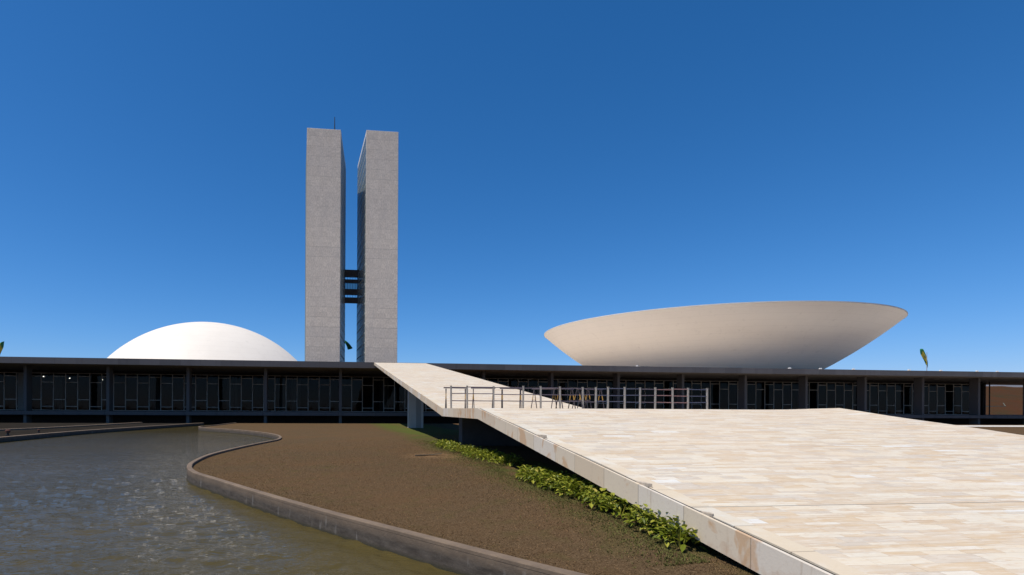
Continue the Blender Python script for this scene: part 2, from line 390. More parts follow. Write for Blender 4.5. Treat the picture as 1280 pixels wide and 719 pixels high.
M = dict(
    paving=mat_paving(), side=mat_side(), tower=mat_tower(),
    fascia=mat_concrete('weathered roof concrete', (.155, .14, .135), (.10, .092, .09), 2.8),  # fascia, floor slab and column colours darkened to deepen the facade's shade
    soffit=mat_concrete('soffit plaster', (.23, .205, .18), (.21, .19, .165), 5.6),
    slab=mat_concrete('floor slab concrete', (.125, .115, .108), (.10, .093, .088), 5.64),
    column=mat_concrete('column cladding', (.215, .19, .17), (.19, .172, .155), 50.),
    pier=mat_concrete('pier concrete', (.50, .455, .39), (.47, .43, .37), 50.),
    terrace=mat_concrete('terrace slabs', (.74, .65, .55), (.68, .60, .51), 2.0),
    dome=mat_white('dome paint', (.80, .735, .645), .16), bowl=mat_white('bowl paint', (.90, .82, .715), .09),
    lawn=mat_lawn(), blade=mat_blade(), kerb=mat_kerb(), water=mat_water(), leaf=mat_leaf(), hill=mat_hill(),
    glass=mat_glass('palace glazing', (.40, .42, .42), .02, .24), tglass=mat_simple('tower glazing', (.035, .060, .065), .15, .5, .35, .5),
    bglass=mat_glass('bridge glazing', (.85, .88, .88)), bglass_dim=mat_glass('bridge tinted glazing', (.36, .38, .36)), frame=mat_simple('pale window frames', (.46, .415, .35), .5), louvre=mat_simple('tower frames', (.45, .50, .48), .6),
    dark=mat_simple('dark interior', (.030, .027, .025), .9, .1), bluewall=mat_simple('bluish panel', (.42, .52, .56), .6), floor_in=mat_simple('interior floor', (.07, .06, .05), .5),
    curtain=mat_simple('interior curtain', (.20, .19, .17), .9, .1),
    steel=mat_simple('galvanised posts', (.33, .30, .26), .6, .3, .2, 8.), rail=mat_simple('dark painted rails', (.12, .095, .115), .5, .4, .25, 5.),
    pinkrail=mat_simple('faded red rails', (.30, .17, .16), .6, .3, .2, 5.), bluerail=mat_simple('blue grey rails', (.085, .09, .135), .5, .4, .2, 5.),
    band=mat_band(), beam=mat_simple('barrier beam', (.13, .10, .11), .6, .3, .2, 5.), sticker=mat_simple('white barrier sticker', (.7, .7, .7), .5),
    lamp=mat_simple('white lamp housing', (.72, .71, .68), .5), black=mat_simple('black metal', (.02, .02, .02), .5),
    flag_g=mat_simple('green flag cloth', (.03, .20, .07), .8), flag_y=mat_simple('yellow flag cloth', (.62, .47, .05), .8), flag_b=mat_simple('blue flag cloth', (.01, .03, .15), .8),
    pole=mat_simple('flagpole metal', (.35, .35, .36), .4, .5), pave=mat_concrete('street paving', (.25, .24, .23), (.21, .20, .19), 1.5),
    darkpath=mat_simple('dark worn path', (.024, .021, .018), 1., 0., .3, .6), terracotta=mat_simple('dull red lamp head', (.13, .05, .03), .7), shadepier=mat_simple('shaded pier concrete', (.09, .085, .08), .9, .1), weed=mat_simple('green grass blades', (.115, .115, .035), .9, .1, .5, 2.), earth=mat_simple('earth', (.13, .075, .04), 1., .05, .3, .15), stone=mat_simple('broken stone', (.45, .38, .30), .8, .2, .3, 12.),
    stick=mat_simple('dry leaf stalk', (.09, .07, .045), .8), bed=mat_simple('pool floor', (.06, .05, .03), .9),
    green=mat_simple('green tank side', (.06, .12, .08), .6), greycope=mat_simple('grey coping', (.13, .135, .11), .9, .05), lit=mat_emit('lit lamp', (1., .93, .8), 6.0), terr_white=mat_simple('pale coping', (.6, .58, .54), .7),
)

# ------------------------------------------------------------------ ground, pool, lawn
def catmull(P, n=8):
    out = []
    P = [Vector(p) for p in P]
    for i in range(len(P) - 1):
        p0 = P[max(i - 1, 0)]; p1 = P[i]; p2 = P[i + 1]; p3 = P[min(i + 2, len(P) - 1)]
        for k in range(n):
            u = k / n
            out.append(.5 * ((2 * p1) + (p2 - p0) * u + (2 * p0 - 5 * p1 + 4 * p2 - p3) * u * u + (3 * p1 - p0 - 3 * p2 + p3) * u ** 3))
    out.append(P[-1]); return out

def fan_sheet(poly, z, name, m, kind=True):
    import bmesh
    bm = bmesh.new(); vs_ = [bm.verts.new((p[0], p[1], z)) for p in poly]
    f = bm.faces.new(vs_)
    if f.normal.z < 0: f.normal_flip()
    bmesh.ops.triangulate(bm, faces=[f])
    bm.normal_update()
    for q in bm.faces:
        if q.normal.z < 0: q.normal_flip()
    me = bpy.data.meshes.new(name); bm.to_mesh(me); me.materials.append(m)
    o = bpy.data.objects.new(name, me); C.objects.link(o)
    if kind: o['kind'] = 'structure'
    return o

g = MB().add([(-3000, -3000, -.62), (3000, -3000, -.62), (3000, 3000, -.62), (-3000, 3000, -.62)], [(0, 1, 2, 3)])
tag(g.build('ground', M['earth']), kind='structure')
import numpy as np
ys = [1.6]
while ys[-1] < 89.5: ys.append(min(89.5, ys[-1] + .042 * max(1.0, ys[-1] / 8.0) ** 1.3))
ys = np.array(ys); NXW = 380
uu = np.linspace(0, 1, NXW)
XL_ = -(.75 * ys + 8); XR_ = np.where(ys < 8, 9.0, np.maximum(9.0 - (ys - 8) * .35, -3.0))
Xw = XL_[:, None] + (XR_ - XL_)[:, None] * uu[None, :]; Yw = np.repeat(ys[:, None], NXW, 1)
wr = np.random.RandomState(5); Zw = np.zeros_like(Xw)
for k in range(26):
    lam = .26 * (1.075 ** k) if k < 20 else .18 * (1.09 ** (k - 20))
    th = R(76) + wr.normal(0, .75); kx, ky = math.cos(th) * 6.283 / lam, math.sin(th) * 6.283 / lam
    ph = wr.uniform(0, 6.283); wx = Xw + .25 * np.sin(Yw * 1.7 + k) ; wy = Yw + .22 * np.sin(Xw * 1.3 + k * 2)
    env = .78 + .22 * np.sin(Xw * wr.uniform(.2, .7) + Yw * wr.uniform(.2, .7) + ph * 2)
    fade = 1 / (1 + np.exp((Yw - (11 + 22 * lam)) / 3.0))
    Zw += (.0062 * lam) * env * fade * (np.sin(kx * wx + ky * wy + ph) + .3 * np.sin(2 * (kx * wx + ky * wy + ph)))
cal = .12 + .88 / (1 + np.exp((Yw - 26) / 4.0))
Zw = -.32 + Zw * cal * 1.25
vw = np.stack([Xw, Yw, Zw], 2).reshape(-1, 3); nr_ = len(ys)
jj, ii = np.meshgrid(np.arange(nr_ - 1), np.arange(NXW - 1), indexing='ij'); q0 = (jj * NXW + ii).ravel()
fw = np.stack([q0, q0 + 1, q0 + NXW + 1, q0 + NXW], 1)
wmb = MB(); wmb.v = [tuple(p) for p in vw.tolist()]; wmb.f = [tuple(p) for p in fw.tolist()]; wmb.m = [0] * len(wmb.f)
wmb.add([(-72, 1.6, -.40), (12, 1.6, -.40), (12, 89.5, -.40), (-72, 89.5, -.40)], [(0, 1, 2, 3)])
tag(wmb.build('water', M['water'], smooth=True), kind='structure')

shore = catmull([(-14.6, 81.0), (-15.0, 70), (-15.25, 62.83), (-9.82, 54.9), (-6.8, 49.47), (-5.06, 44.97), (-4.29, 41.2), (-4.17, 38.03), (-4.61, 35.32), (-5.32, 30.95),
                 (-5.84, 26.14), (-5.73, 22.64), (-5.37, 20.49), (-4.73, 18.7), (-3.83, 17.16), (-2.03, 14.14), (-.36, 11.48), (1.06, 9.41), (2.08, 7.93), (2.96, 6.7), (4.6, 4.6), (6.6, 1.62)], 6)
def offset_curve(P, d):
    out = []
    for i, p in enumerate(P):
        a = P[max(i - 1, 0)]; b = P[min(i + 1, len(P) - 1)]
        t = (b - a).normalized(); out.append(p + Vector((-t.y, t.x)) * d)
    return out
KW = .18
inner = offset_curve(shore, KW)                            # left of the walking direction, the lawn side
if inner[60].x < shore[60].x: inner = offset_curve(shore, -KW)
lawn_in = inner
def sweep(P, Q, prof, name, m, parent=None):               # prof: (t, z): t=0 on P, 1 on Q
    mb = MB(); n = len(prof); v = []
    for p, q in zip(P, Q):
        for t, z in prof: v.append((p.x + (q.x - p.x) * t, p.y + (q.y - p.y) * t, z))
    f = []
    for i in range(len(P) - 1):
        for k in range(n - 1):
            f.append((i * n + k, i * n + k + 1, (i + 1) * n + k + 1, (i + 1) * n + k))
    mb.add(v, f)
    return mb.build(name, m, parent)
kerb = sweep(shore, inner, [(0.02, -.6), (0.02, .03), (0.0, .035), (0, .085), (.06, .1), (.94, .1), (1, .085), (1, -.05)], 'pool_kerb', M['kerb'])
tag(kerb, 'low weathered concrete kerb winding along the brown lawn edge of the pool', 'kerb')
def sstep(a, b, x):
    t = max(0, min(1, (x - a) / (b - a))); return t * t * (3 - 2 * t)
def mound(x, y, sx):
    amp = (.10 + .17 * sstep(6, 11, y)) * (1 - sstep(36, 66, y))
    return amp * sstep(sx + .3, 5.1, x) * (1 - .6 * sstep(7, 14, x))
dense = catmull([(p.x, p.y) for p in lawn_in], 3)
lb = MB(); v = []; us = [k / 20 for k in range(21)]
for p in dense:
    for u in us: v.append((p.x + (5.2 - p.x) * u if p.x < 5 else p.x + .01 * u, p.y))
    for xx in (7.6, 9, 11, 14, 20, 40, 90, 170): v.append((xx, p.y))
nc = 29
lb.add([(x_, y_, mound(x_, y_, v[(k // nc) * nc][0])) for k, (x_, y_) in enumerate(v)], [(j * nc + i, (j + 1) * nc + i, (j + 1) * nc + i + 1, j * nc + i + 1) for j in range(len(dense) - 1) for i in range(nc - 1)])
tag(lb.build('lawn', M['lawn'], smooth=True), kind='structure')
# dry turf blades
gb = MB(); V = []; Fc = []
lx = sorted([(p.y, p.x) for p in lawn_in])
def shore_x(y):
    best = -1e9
    for a, b in zip(lawn_in, lawn_in[1:]):
        lo, hi = (a, b) if a.y < b.y else (b, a)
        if lo.y <= y <= hi.y and hi.y > lo.y:
            best = max(best, lo.x + (hi.x - lo.x) * (y - lo.y) / (hi.y - lo.y))
    return best
sx_tab = [shore_x(2 + .1 * i) for i in range(500)]
rnd = random.Random(3)
y = 5.0
while y < 44:
    dens = 800 * min(1, (9 / y) ** 1.5) * (1 - sstep(22, 44, y)) ; dy = .12
    x0 = sx_tab[int((y - 2) / .1)] + .02; x1 = 6.6
    if x1 > x0:
        for _ in range(int(dens * dy * (x1 - x0))):
            px = rnd.uniform(x0, x1); py = y + rnd.uniform(0, dy)
            sc = 1 + .006 * max(0, y - 9); gz = mound(px, py, x0)
            for q in range(3):
                a = rnd.uniform(0, 6.283); ln = rnd.uniform(.015, .04) * sc; wd = rnd.uniform(.002, .005) * sc * 1.2; lean = rnd.uniform(.8, 2.6)
                ca, sa = math.cos(a), math.sin(a); hh = ln / math.sqrt(1 + lean * lean); dd = hh * lean
                b = len(V)
                V += [(px - sa * wd, py + ca * wd, gz - .003), (px + sa * wd, py - ca * wd, gz - .003), (px + ca * dd, py + sa * dd, gz + hh)]
                Fc.append((b, b + 1, b + 2))
    y += dy
gb.v = V; gb.f = Fc; gb.m = [0] * len(Fc)
tag(gb.build('dry_grass', M['blade']), 'short dry brown turf blades covering the near lawn', 'grass', kind='stuff')

gv = MB(); rw = random.Random(17); V = []; Fc = []
for _ in range(5200):
    y = 7.0 + 26 * rw.random() ** 1.5; px = 5.05 - abs(rw.gauss(0, .42)) + (.3 if y > 17 else 0)
    gz = mound(px, y, shore_x(y)); nb = rw.randint(3, 6); ht = rw.uniform(.015, .045)
    for q in range(nb):
        a = rw.uniform(0, 6.283); wd = rw.uniform(.003, .007); dd = ht * rw.uniform(.3, 1.3); ca, sa = math.cos(a), math.sin(a)
        b = len(V); V += [(px - sa * wd, y + ca * wd, gz - .003), (px + sa * wd, y - ca * wd, gz - .003), (px + ca * dd, y + sa * dd, gz + ht)]; Fc.append((b, b + 1, b + 2))
gv.v = V; gv.f = Fc; gv.m = [0] * len(Fc)
tag(gv.build('green_grass', M['weed']), 'sparse green grass growing along the foot of the leafy plants', 'grass', kind='stuff')
# the strip of ground left of the pool, and its kerbs
lk = catmull([(-26.5, 1.62), (-25, 15), (-23.8, 30), (-23.34, 41.4), (-23.3, 47.7), (-22.87, 55.5), (-20.96, 68.3), (-18.9, 81)], 6)
lo_ = offset_curve(lk, .4)
if lo_[5].x > lk[5].x: lo_ = offset_curve(lk, -.4)
o = sweep(lk, lo_, [(0.02, -.6), (0.0, .02), (0, .05), (.05, .06), (.95, .06), (1, .05), (1, -.2)], 'pool_kerb', M['kerb'])
tag(o, 'pale straight kerb along the far left bank of the pool', 'kerb')
fan_sheet([(p.x, p.y) for p in lo_] + [(-70, 81), (-70, 1.62)], -.02, 'path', M['darkpath'])
ik = catmull([(-33, 30), (-31.4, 47), (-30.64, 54.3), (-29.2, 59.7), (-28.1, 69.4), (-27.2, 81)], 6)
io = offset_curve(ik, .5)
o = sweep(ik, io, [(0, -.1), (0, .11), (.05, .12), (.95, .12), (1, .11), (1, -.1)], 'path_kerb', M['kerb'])
tag(o, 'thin grey kerb on the far side of the left bank path', 'kerb')
tag(MB().box(-120, 120, -60, 1.6, -.5, 0.0).build('pavement', M['pave']), kind='structure')
# right of the ramp: a pale strip in front of the palace
tag(MB().box(40, 165, 70.5, 77.5, -.3, .03).build('footpath', M['terr_white']), kind='structure')
tag(MB().box(12.02, 170, 77.6, 80.98, .004, .008).build('earth_strip', M['earth']), kind='structure')

# the red embankment beyond the right end of the palace
hb = MB(); NX, NY = 46, 12; v = []; f = []
for j in range(NY + 1):
    for i in range(NX + 1):
        x = 132 + i * 6.0; t_ = j / NY; yy = 116 + t_ * 46
        zz = -.62 + (11.6) * (t_ ** .85) + .25 * math.sin(x * .31 + j) * math.sin(j * .9) * (t_ > 0)
        v.append((x, yy, zz))
for j in range(NY):
    for i in range(NX): f.append((j * (NX + 1) + i, j * (NX + 1) + i + 1, (j + 1) * (NX + 1) + i + 1, (j + 1) * (NX + 1) + i))
b0 = len(v)
v += [(132, 420, 10.9), (132 + NX * 6.0, 420, 10.9)]
f.append((NY * (NX + 1), NY * (NX + 1) + NX, b0 + 1, b0))
hb.add(v, f); tag(hb.build('hill', M['hill'], smooth=True), kind='structure')
e = empty('retaining_wall', (174.5, 130.5, 1.3))
tag(e, 'low pale concrete retaining wall with a green face set into the red slope', 'wall')
mb = MB(); mb.box(-10, 6.6, -.25, .15, 2.2, 2.55); mb.flat((6.6, -.05, 2.40), (9.0, 2.2, 3.35), .16, .16); mb.build('coping', M['greycope'], e)
mb = MB(); mb.box(-10, 6.4, -.1, .1, -1.5, 2.19); mb.build('face', M['green'], e)
mb = MB(); mb.box(-10, 1.5, -2.6, -2.2, -.2, .12); mb.build('step', M['greycope'], e)
mb = MB(); mb.box(134, 400, 161, 161.6, 10.3, 11.45)
tag(mb.build('road_barrier', M['terr_white']), 'long white barrier along the top of the red slope', 'barrier')

# ------------------------------------------------------------------ palace
RT, SF = 9.05, 8.20                     # roof top, soffit
FT, FB = 1.60, 1.06                     # floor slab
YR = 82.1
XL, XR = -78.0, 156.0
YG = 97.0
CS = 11.28; CX0 = .3
pal = empty('palace', (0, 90, 0))
tag(pal, 'long low glass fronted concrete palace with a flat overhanging roof on slender columns', 'building')
OFF = (0, 90, 0)
mb = MB(); mb.prism_z([(XL, YR + .02), (XR, YR + .02), (XR, 106), (122, 106), (122, 160), (XL, 160)], SF + .05, RT - .004)
roof = mb.build('roof', M['terrace'], pal, OFF)
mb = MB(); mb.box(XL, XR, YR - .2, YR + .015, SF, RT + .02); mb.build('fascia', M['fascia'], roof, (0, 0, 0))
mb = MB(); mb.prism_z([(XL, YR + .02), (XR, YR + .02), (XR, 105.9), (121.9, 105.9), (121.9, 118), (XL, 118)], SF, SF + .045); mb.build('soffit', M['soffit'], roof, (0, 0, 0))
for o in roof.children:
    for v_ in o.data.vertices: v_.co.y -= 90
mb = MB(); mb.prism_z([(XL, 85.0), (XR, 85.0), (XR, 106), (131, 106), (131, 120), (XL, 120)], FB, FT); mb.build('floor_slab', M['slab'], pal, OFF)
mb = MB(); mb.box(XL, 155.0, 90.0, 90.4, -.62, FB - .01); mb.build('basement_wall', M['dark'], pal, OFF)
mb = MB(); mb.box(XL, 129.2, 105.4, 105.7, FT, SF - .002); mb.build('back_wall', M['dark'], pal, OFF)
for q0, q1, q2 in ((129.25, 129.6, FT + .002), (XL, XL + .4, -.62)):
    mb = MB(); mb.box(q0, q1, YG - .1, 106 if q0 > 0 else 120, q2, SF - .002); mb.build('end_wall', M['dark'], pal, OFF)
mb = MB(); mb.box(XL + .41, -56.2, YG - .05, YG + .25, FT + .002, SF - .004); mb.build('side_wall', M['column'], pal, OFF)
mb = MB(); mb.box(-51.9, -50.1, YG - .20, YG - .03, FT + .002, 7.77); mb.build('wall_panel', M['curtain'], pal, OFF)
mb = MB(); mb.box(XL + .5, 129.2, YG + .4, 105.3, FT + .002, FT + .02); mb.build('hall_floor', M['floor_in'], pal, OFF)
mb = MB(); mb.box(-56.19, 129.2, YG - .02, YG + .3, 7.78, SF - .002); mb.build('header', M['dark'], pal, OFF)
# columns: thin blades set edge on
mb = MB()
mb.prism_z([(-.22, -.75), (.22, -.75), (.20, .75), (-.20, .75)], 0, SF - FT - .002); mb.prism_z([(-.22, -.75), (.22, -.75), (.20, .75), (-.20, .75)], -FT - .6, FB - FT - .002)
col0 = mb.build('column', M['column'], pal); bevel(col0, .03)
for k in range(-6, 14):
    o = col0 if k == -6 else dup(col0, pal)
    o.location = (CX0 + CS * k, 86.1 - 90, FT)
# window panels
PW = CS / 6; WH = 7.78 - FT - .03
def window_pair(trans):
    fr = MB(); t_ = .12
    fr.box(0, t_, 0, .12, 0, WH)
    fr.box(t_, PW, .02, .10, 0, .09); fr.box(t_, PW, .02, .10, WH - .08, WH)
    for q in trans: fr.box(t_, PW, .015, .105, WH * (1 - q) - .055, WH * (1 - q) + .055)
    a = fr.build('window', M['frame'], pal)
    g_ = MB(); zs = [.09] + sorted(WH * (1 - q) for q in trans) + [WH - .08]
    for z0, z1 in zip(zs, zs[1:]):
        lo = z0 + (.055 if z0 > .1 else 0); hi = z1 - (.055 if z1 < WH - .09 else 0)
        g_.add([(t_, .06, lo), (PW, .06, lo), (PW, .06, hi), (t_, .06, hi)], [(0, 1, 2, 3)])
    g_.build('pane', M['glass'], a)
    return a
WA = window_pair((.247, .894)); WB = window_pair((.088, .71))
usedA = usedB = False
first = int((CX0 - CS * 6 - 0) // 1)
i = 0
x = CX0 - CS * 5 + .05
while x + PW < 129.2 and i < 99:
    src = WA if i % 2 == 0 else WB
    if i < 2: o = src
    else: o = dup(src, pal)
    o.location = (x, YG - 90, FT + .02)
    x += PW; i += 1
# pale curtains and partitions seen dimly through the glass
rc = random.Random(11)
cur = None
for xx in (-46.5, -31.0, -18.2, -9.6, -7.4, 8.1, 22.0, 41.0):
    mb = MB(); n = 14; ww = rc.uniform(1.2, 2.0); v = []
    for k in range(n + 1):
        q = -ww / 2 + ww * k / n; dy_ = .06 * math.sin(k * 1.9)
        v += [(q, dy_, 0), (q, dy_, 5.9)]
    mb.add(v, [(2 * k, 2 * k + 2, 2 * k + 3, 2 * k + 1) for k in range(n)])
    o = mb.build('curtain', M['curtain'], pal); o.location = (xx, YG - 90 + 1.1, FT + .03)
lampm = MB().lathe([(0, -.04), (.085, -.04), (.085, .08), (0, .08)], 0, 0, 12)
lp0 = lampm.build('ceiling_lamp', M['lit'], pal)
for k, (xx, yy, zz) in enumerate(((-49.6, 100, 7.3), (-46.8, 103, 7.2), (-40.6, 101, 6.9), (-37.2, 106, 6.5))):
    o = lp0 if k == 0 else dup(lp0, pal)
    o.location = (xx, yy - 90, zz)
# right end verandah posts
mb = MB(); mb.box(-.07, .07, -.07, .07, 0, SF - FT - .004); p0 = mb.build('mullion_post', M['black'], pal); p0.location = (129.9, YG - 90, FT + .001)
p1 = dup(p0, pal); p1.location = (130.9, YG - 90, FT + .001)

# floodlights along the roof edge
fl0 = empty('floodlight', (0, 0, 0)); tag(fl0, 'tiny white floodlight standing on the palace roof edge near the bowl', 'floodlight', 'floodlights along the roof edge')
mb = MB(); mb.box(-.06, .06, -.05, .05, 0, .12); mb.build('bracket', M['black'], fl0)
mb = MB(); mb.prism_x([(-.14, .12), (.16, .12), (.16, .30), (-.10, .36)], -.26, .26); mb.build('housing', M['lamp'], fl0)
for k, xx in enumerate((50.2, 73.6, 79.2, 85.3, 95.8, 101.9, 109.0, 113.0)):
    o = fl0 if k == 0 else dup(fl0)
    o.location = (xx if k else 47.0, YR + .5, RT + .01); o.scale = (.6, .6, .6) if k == 0 else (.75, .75, .7)

# ------------------------------------------------------------------ dome and bowl
DX, DY = -24.5, 108.7
prof = []
Rs = 23.3; top = 9.2; zc_ = RT + top - Rs
r0 = math.sqrt(Rs ** 2 - (RT - zc_) ** 2); a0 = math.asin(r0 / Rs)
for k in range(0, 41):
    a = a0 * (1 - k / 40); prof.append((Rs * math.sin(a) if k < 40 else 0, zc_ + Rs * math.cos(a)))
prof[0] = (r0, RT + .002)
dm = MB().lathe(prof, 0, 0, 160); dome = dm.build('dome', M['dome'], smooth=True); dome.location = (DX, DY, 0)
tag(dome, 'smooth white dome rising from the left half of the flat roof', 'dome')
BX, BY = 83.3, 118.7
bz = RT + .004
pr = [(0, 0), (19.2, 0), (21.4, 1.2), (23.5, 2.5), (25.6, 3.95), (27.6, 5.4), (29.5, 6.9), (31.3, 8.4), (33.1, 10.0), (34.7, 11.5), (35.2, 11.98)]
fine = []
cp = catmull([(r, z) for r, z in [(a_, b_ * .955) for a_, b_ in pr[1:]]], 5)
fine = [(0, 0)] + [(p.x, p.y) for p in cp]
bo = MB().lathe([(r, z + bz) for r, z in fine], 0, 0, 200)
bowl_e = empty('bowl', (BX, BY, 0)); tag(bowl_e, 'wide white saucer shaped bowl opening upward on the right half of the flat roof', 'bowl')
bo.build('shell', M['bowl'], bowl_e, smooth=True)
ins = [(35.15, 12.16), (34.6, 12.16), (32.5, 10.6), (27, 6.2), (20, 3.0), (0, 2.2)]
MB().lathe([(35.2, 11.445 + bz), (35.3, 11.46 + bz), (35.3, 11.62 + bz)] + [(r, z - .54 + bz) for r, z in ins], 0, 0, 200).build('rim', M['terr_white'], bowl_e)

# ------------------------------------------------------------------ towers
def tower(x0, x1, yf, ht, label, seed):
    cx = (x0 + x1) / 2; hw = (x1 - x0) / 2; D = 53.0; B = 1.87
    e = empty('tower', (cx, yf, -.62)); tag(e, label, 'tower', 'twin office towers')
    h = ht + EYE + .62
    mb = MB()
    mb.prism_z([(-hw + .12, .5), (hw - .12, .5), (hw + B - .12, D / 2), (hw - .12, D - .5), (-hw + .12, D - .5), (-hw - B + .12, D / 2)], 0, h - 1.3); mb.build('core', M['dark'], e)
    mb = MB(); mb.box(-hw, hw, 0, .6, 0, h); w1 = mb.build('end_wall', M['tower'], e); bevel(w1, .06)
    mb = MB(); mb.box(-hw, hw, D - .6, D, 0, h); mb.build('end_wall', M['tower'], e)
    mb = MB(); mb.prism_z([(-hw, .61), (hw, .61), (hw + B, D / 2), (hw, D - .61), (-hw, D - .61), (-hw - B, D / 2)], h - 1.28, h - .05); mb.build('parapet', M['terr_white'], e)
    fh = 3.2; n = int((h - 1.3) / fh)
    # one window band per storey on the two front-facing halves of the long sides
    for sgn in (-1, 1):
        a = Vector((sgn * (hw), .62, 0)); b = Vector((sgn * (hw + B), D / 2, 0)); L = (b - a).length
        ang = math.atan2(b.y - a.y, b.x - a.x)
        fr = MB(); NP = 14
        # local: x along side, y outward negative
        s_ = -1 if sgn > 0 else 1
        def bx(q0, q1, d0, d1, z0, z1):
            lo, hi = sorted((s_ * d0, s_ * d1)); fr.box(q0, q1, lo, hi, z0, z1)
        bx(0, L, -.1, .06, -.14, .14)
        for k in range(NP + 1): q = k * L / NP; bx(max(q - .05, 0), min(q + .05, L), -.08, .04, .14, fh - .14)
        src = fr.build('window_band', M['louvre'], e)
        gl = MB(); gl.add([(0, 0, .14), (L, 0, .14), (L, 0, fh - .14), (0, 0, fh - .14)], [(0, 1, 2, 3)]); gl.build('pane', M['tglass'], src)
        bl = MB(); rr = random.Random(seed + sgn)
        for k in range(n):
            o = src if k == 0 else dup(src, e)
            o.location = (a.x, a.y, h - 1.3 - (k + 1) * fh + .14 - .001); o.rotation_euler = (0, 0, ang)
    return e
TY = 178.0
tl = tower(-10.4, .35, TY, 89.2, 'left grey stone tower of the twin pair, with a thin mast on its roof', 1)
tr_ = tower(8.45, 18.85, TY, 89.7, 'right grey stone tower of the twin pair, its glazed side lit near the top', 5)
m_ = MB().bar((-2.0, 0, 0), (-2.0, 0, 5.2), .2, 6, .10); m_.bar((-2.0, 0, 0), (-2.0, 0, .5), .25, 6)
ant = m_.build('antenna', M['black']); ant.location = (.3, TY + 2.2, EYE + 89.2 - .06); tag(ant, 'thin dark antenna mast on the left tower roof', 'antenna')
# bridge joining the towers
br = empty('tower_bridge', (4.4, TY + 25, 0)); tag(br, 'dark enclosed bridge linking the two towers halfway down', 'bridge')
x0, x1 = -2.3, 2.4
zt = EYE + (510.7 - 338) * 202 / 690; zb = EYE + (510.7 - 379) * 202 / 690
def zy(p): return EYE + (510.7 - p) * 202 / 690
mb = MB(); y0_, y1_ = -.9, .59
for a, b in ((zy(346.6), zt), (zy(354), zy(350)), (zy(368.8), zy(362)), (zb, zy(372.4))): mb.box(x0, x1, y0_, y1_, a, b)
mb.build('deck', M['slab'], br)
for a, b in ((zy(350), zy(346.6)), (zy(362), zy(354)), (zy(372.4), zy(368.8))):
    f_ = MB()
    for k in range(6): q = x0 + (x1 - x0) * k / 5; f_.box(q - .05, q + .05, y0_ + .03, y0_ + .13, a, b)
    wdo = f_.build('window', M['black'], br)
    MB().add([(x0, y0_ + .08, a), (x1, y0_ + .08, a), (x1, y0_ + .08, b), (x0, y0_ + .08, b)], [(0, 1, 2, 3)]).build('pane', M['bglass_dim' if abs(a - zy(362)) < .01 else 'bglass'], wdo)

# ------------------------------------------------------------------ the ramp
ZL = EYE + .03
XA, XB, XU = 5.23, 20.46, 12.96
YN, YF_ = 20.4, 27.6
SL = .1185
SU = (RT - ZL) / (YR - YF_)
TH = .40
ramp = empty('ramp', (9.1, 24, 0)); tag(ramp, 'broad pale marble ramp climbing past a landing up to the palace roof', 'ramp')
RO = (9.1, 24, 0)
def ramp_z(yy): return ZL - SL * (YN - yy)
YE = 1.62
# structure: concrete below the finish
pv = .07
mb = MB()
mb.prism_x([(YE, ramp_z(YE) - TH), (YN, ZL - TH), (YF_, ZL - TH), (YF_, ZL - pv), (YN, ZL - pv), (YE, ramp_z(YE) - pv)], XA + .16, XB - .06)
mb.prism_x([(YF_ + .002, ZL - TH), (YR - .22, RT - TH), (YR - .22, RT - pv), (YF_ + .002, ZL - pv)], XA + .06, XU - .06)
mb.build('slab', M['pier'], ramp, RO)
# paving: lower flight, landing, upper flight
GA = .055
def sheet(rows, xa, xb, nx=24):
    v = []; f = []
    for yy, zz, hump in rows:
        for i in range(nx + 1):
            u = i / nx; xx = xa + (xb - xa) * u
            v.append((xx, yy, zz + hump * max(0, (u - .88) / .12) ** 1.5))
    for j in range(len(rows) - 1):
        for i in range(nx): f.append((j * (nx + 1) + i, j * (nx + 1) + i + 1, (j + 1) * (nx + 1) + i + 1, (j + 1) * (nx + 1) + i))
    return v, f
def solid_sheet(rows, xa, xb, th):
    v, f = sheet(rows, xa, xb); n = len(v); nx = 25
    v2 = v + [(a, b, c - th) for a, b, c in v]
    f2 = list(f)
    nr = len(rows)
    for j in range(nr - 1):
        f2.append((j * nx, (j + 1) * nx, n + (j + 1) * nx, n + j * nx)); f2.append((j * nx + nx - 1, n + j * nx + nx - 1, n + (j + 1) * nx + nx - 1, (j + 1) * nx + nx - 1))
    for i in range(nx - 1):
        f2.append((i, n + i, n + i + 1, i + 1)); q = (nr - 1) * nx; f2.append((q + i, q + i + 1, n + q + i + 1, n + q + i))
    return MB().add(v2, f2)
rows = []
for k in range(40):
    yy = YE + (YN - YE) * k / 39
    hump = .085 * math.exp(-((yy - YN) / 4.0) ** 2)
    rows.append((yy, ramp_z(yy) + .012 * math.sin(yy * 1.3), hump))
solid_sheet(rows, XA + GA + .05, XB - .05, pv - .005).build('lower_flight', M['paving'], ramp, RO)
rows = [(YN + .004, ZL + .012 * math.sin(YN * 1.3), .085), (23, ZL, .03), (YF_, ZL, .0)]
solid_sheet(rows, XA + GA + .05, XB - .05, pv - .005).build('landing', M['paving'], ramp, RO)
rows = [(YF_ + .004 + (YR - YF_ - .02) * k / 10, ZL + SU * (YR - YF_) * k / 10 + .004, 0) for k in range(11)]
solid_sheet(rows, XA + .055, XU - .055, pv - .005).build('upper_flight', M['paving'], ramp, RO)
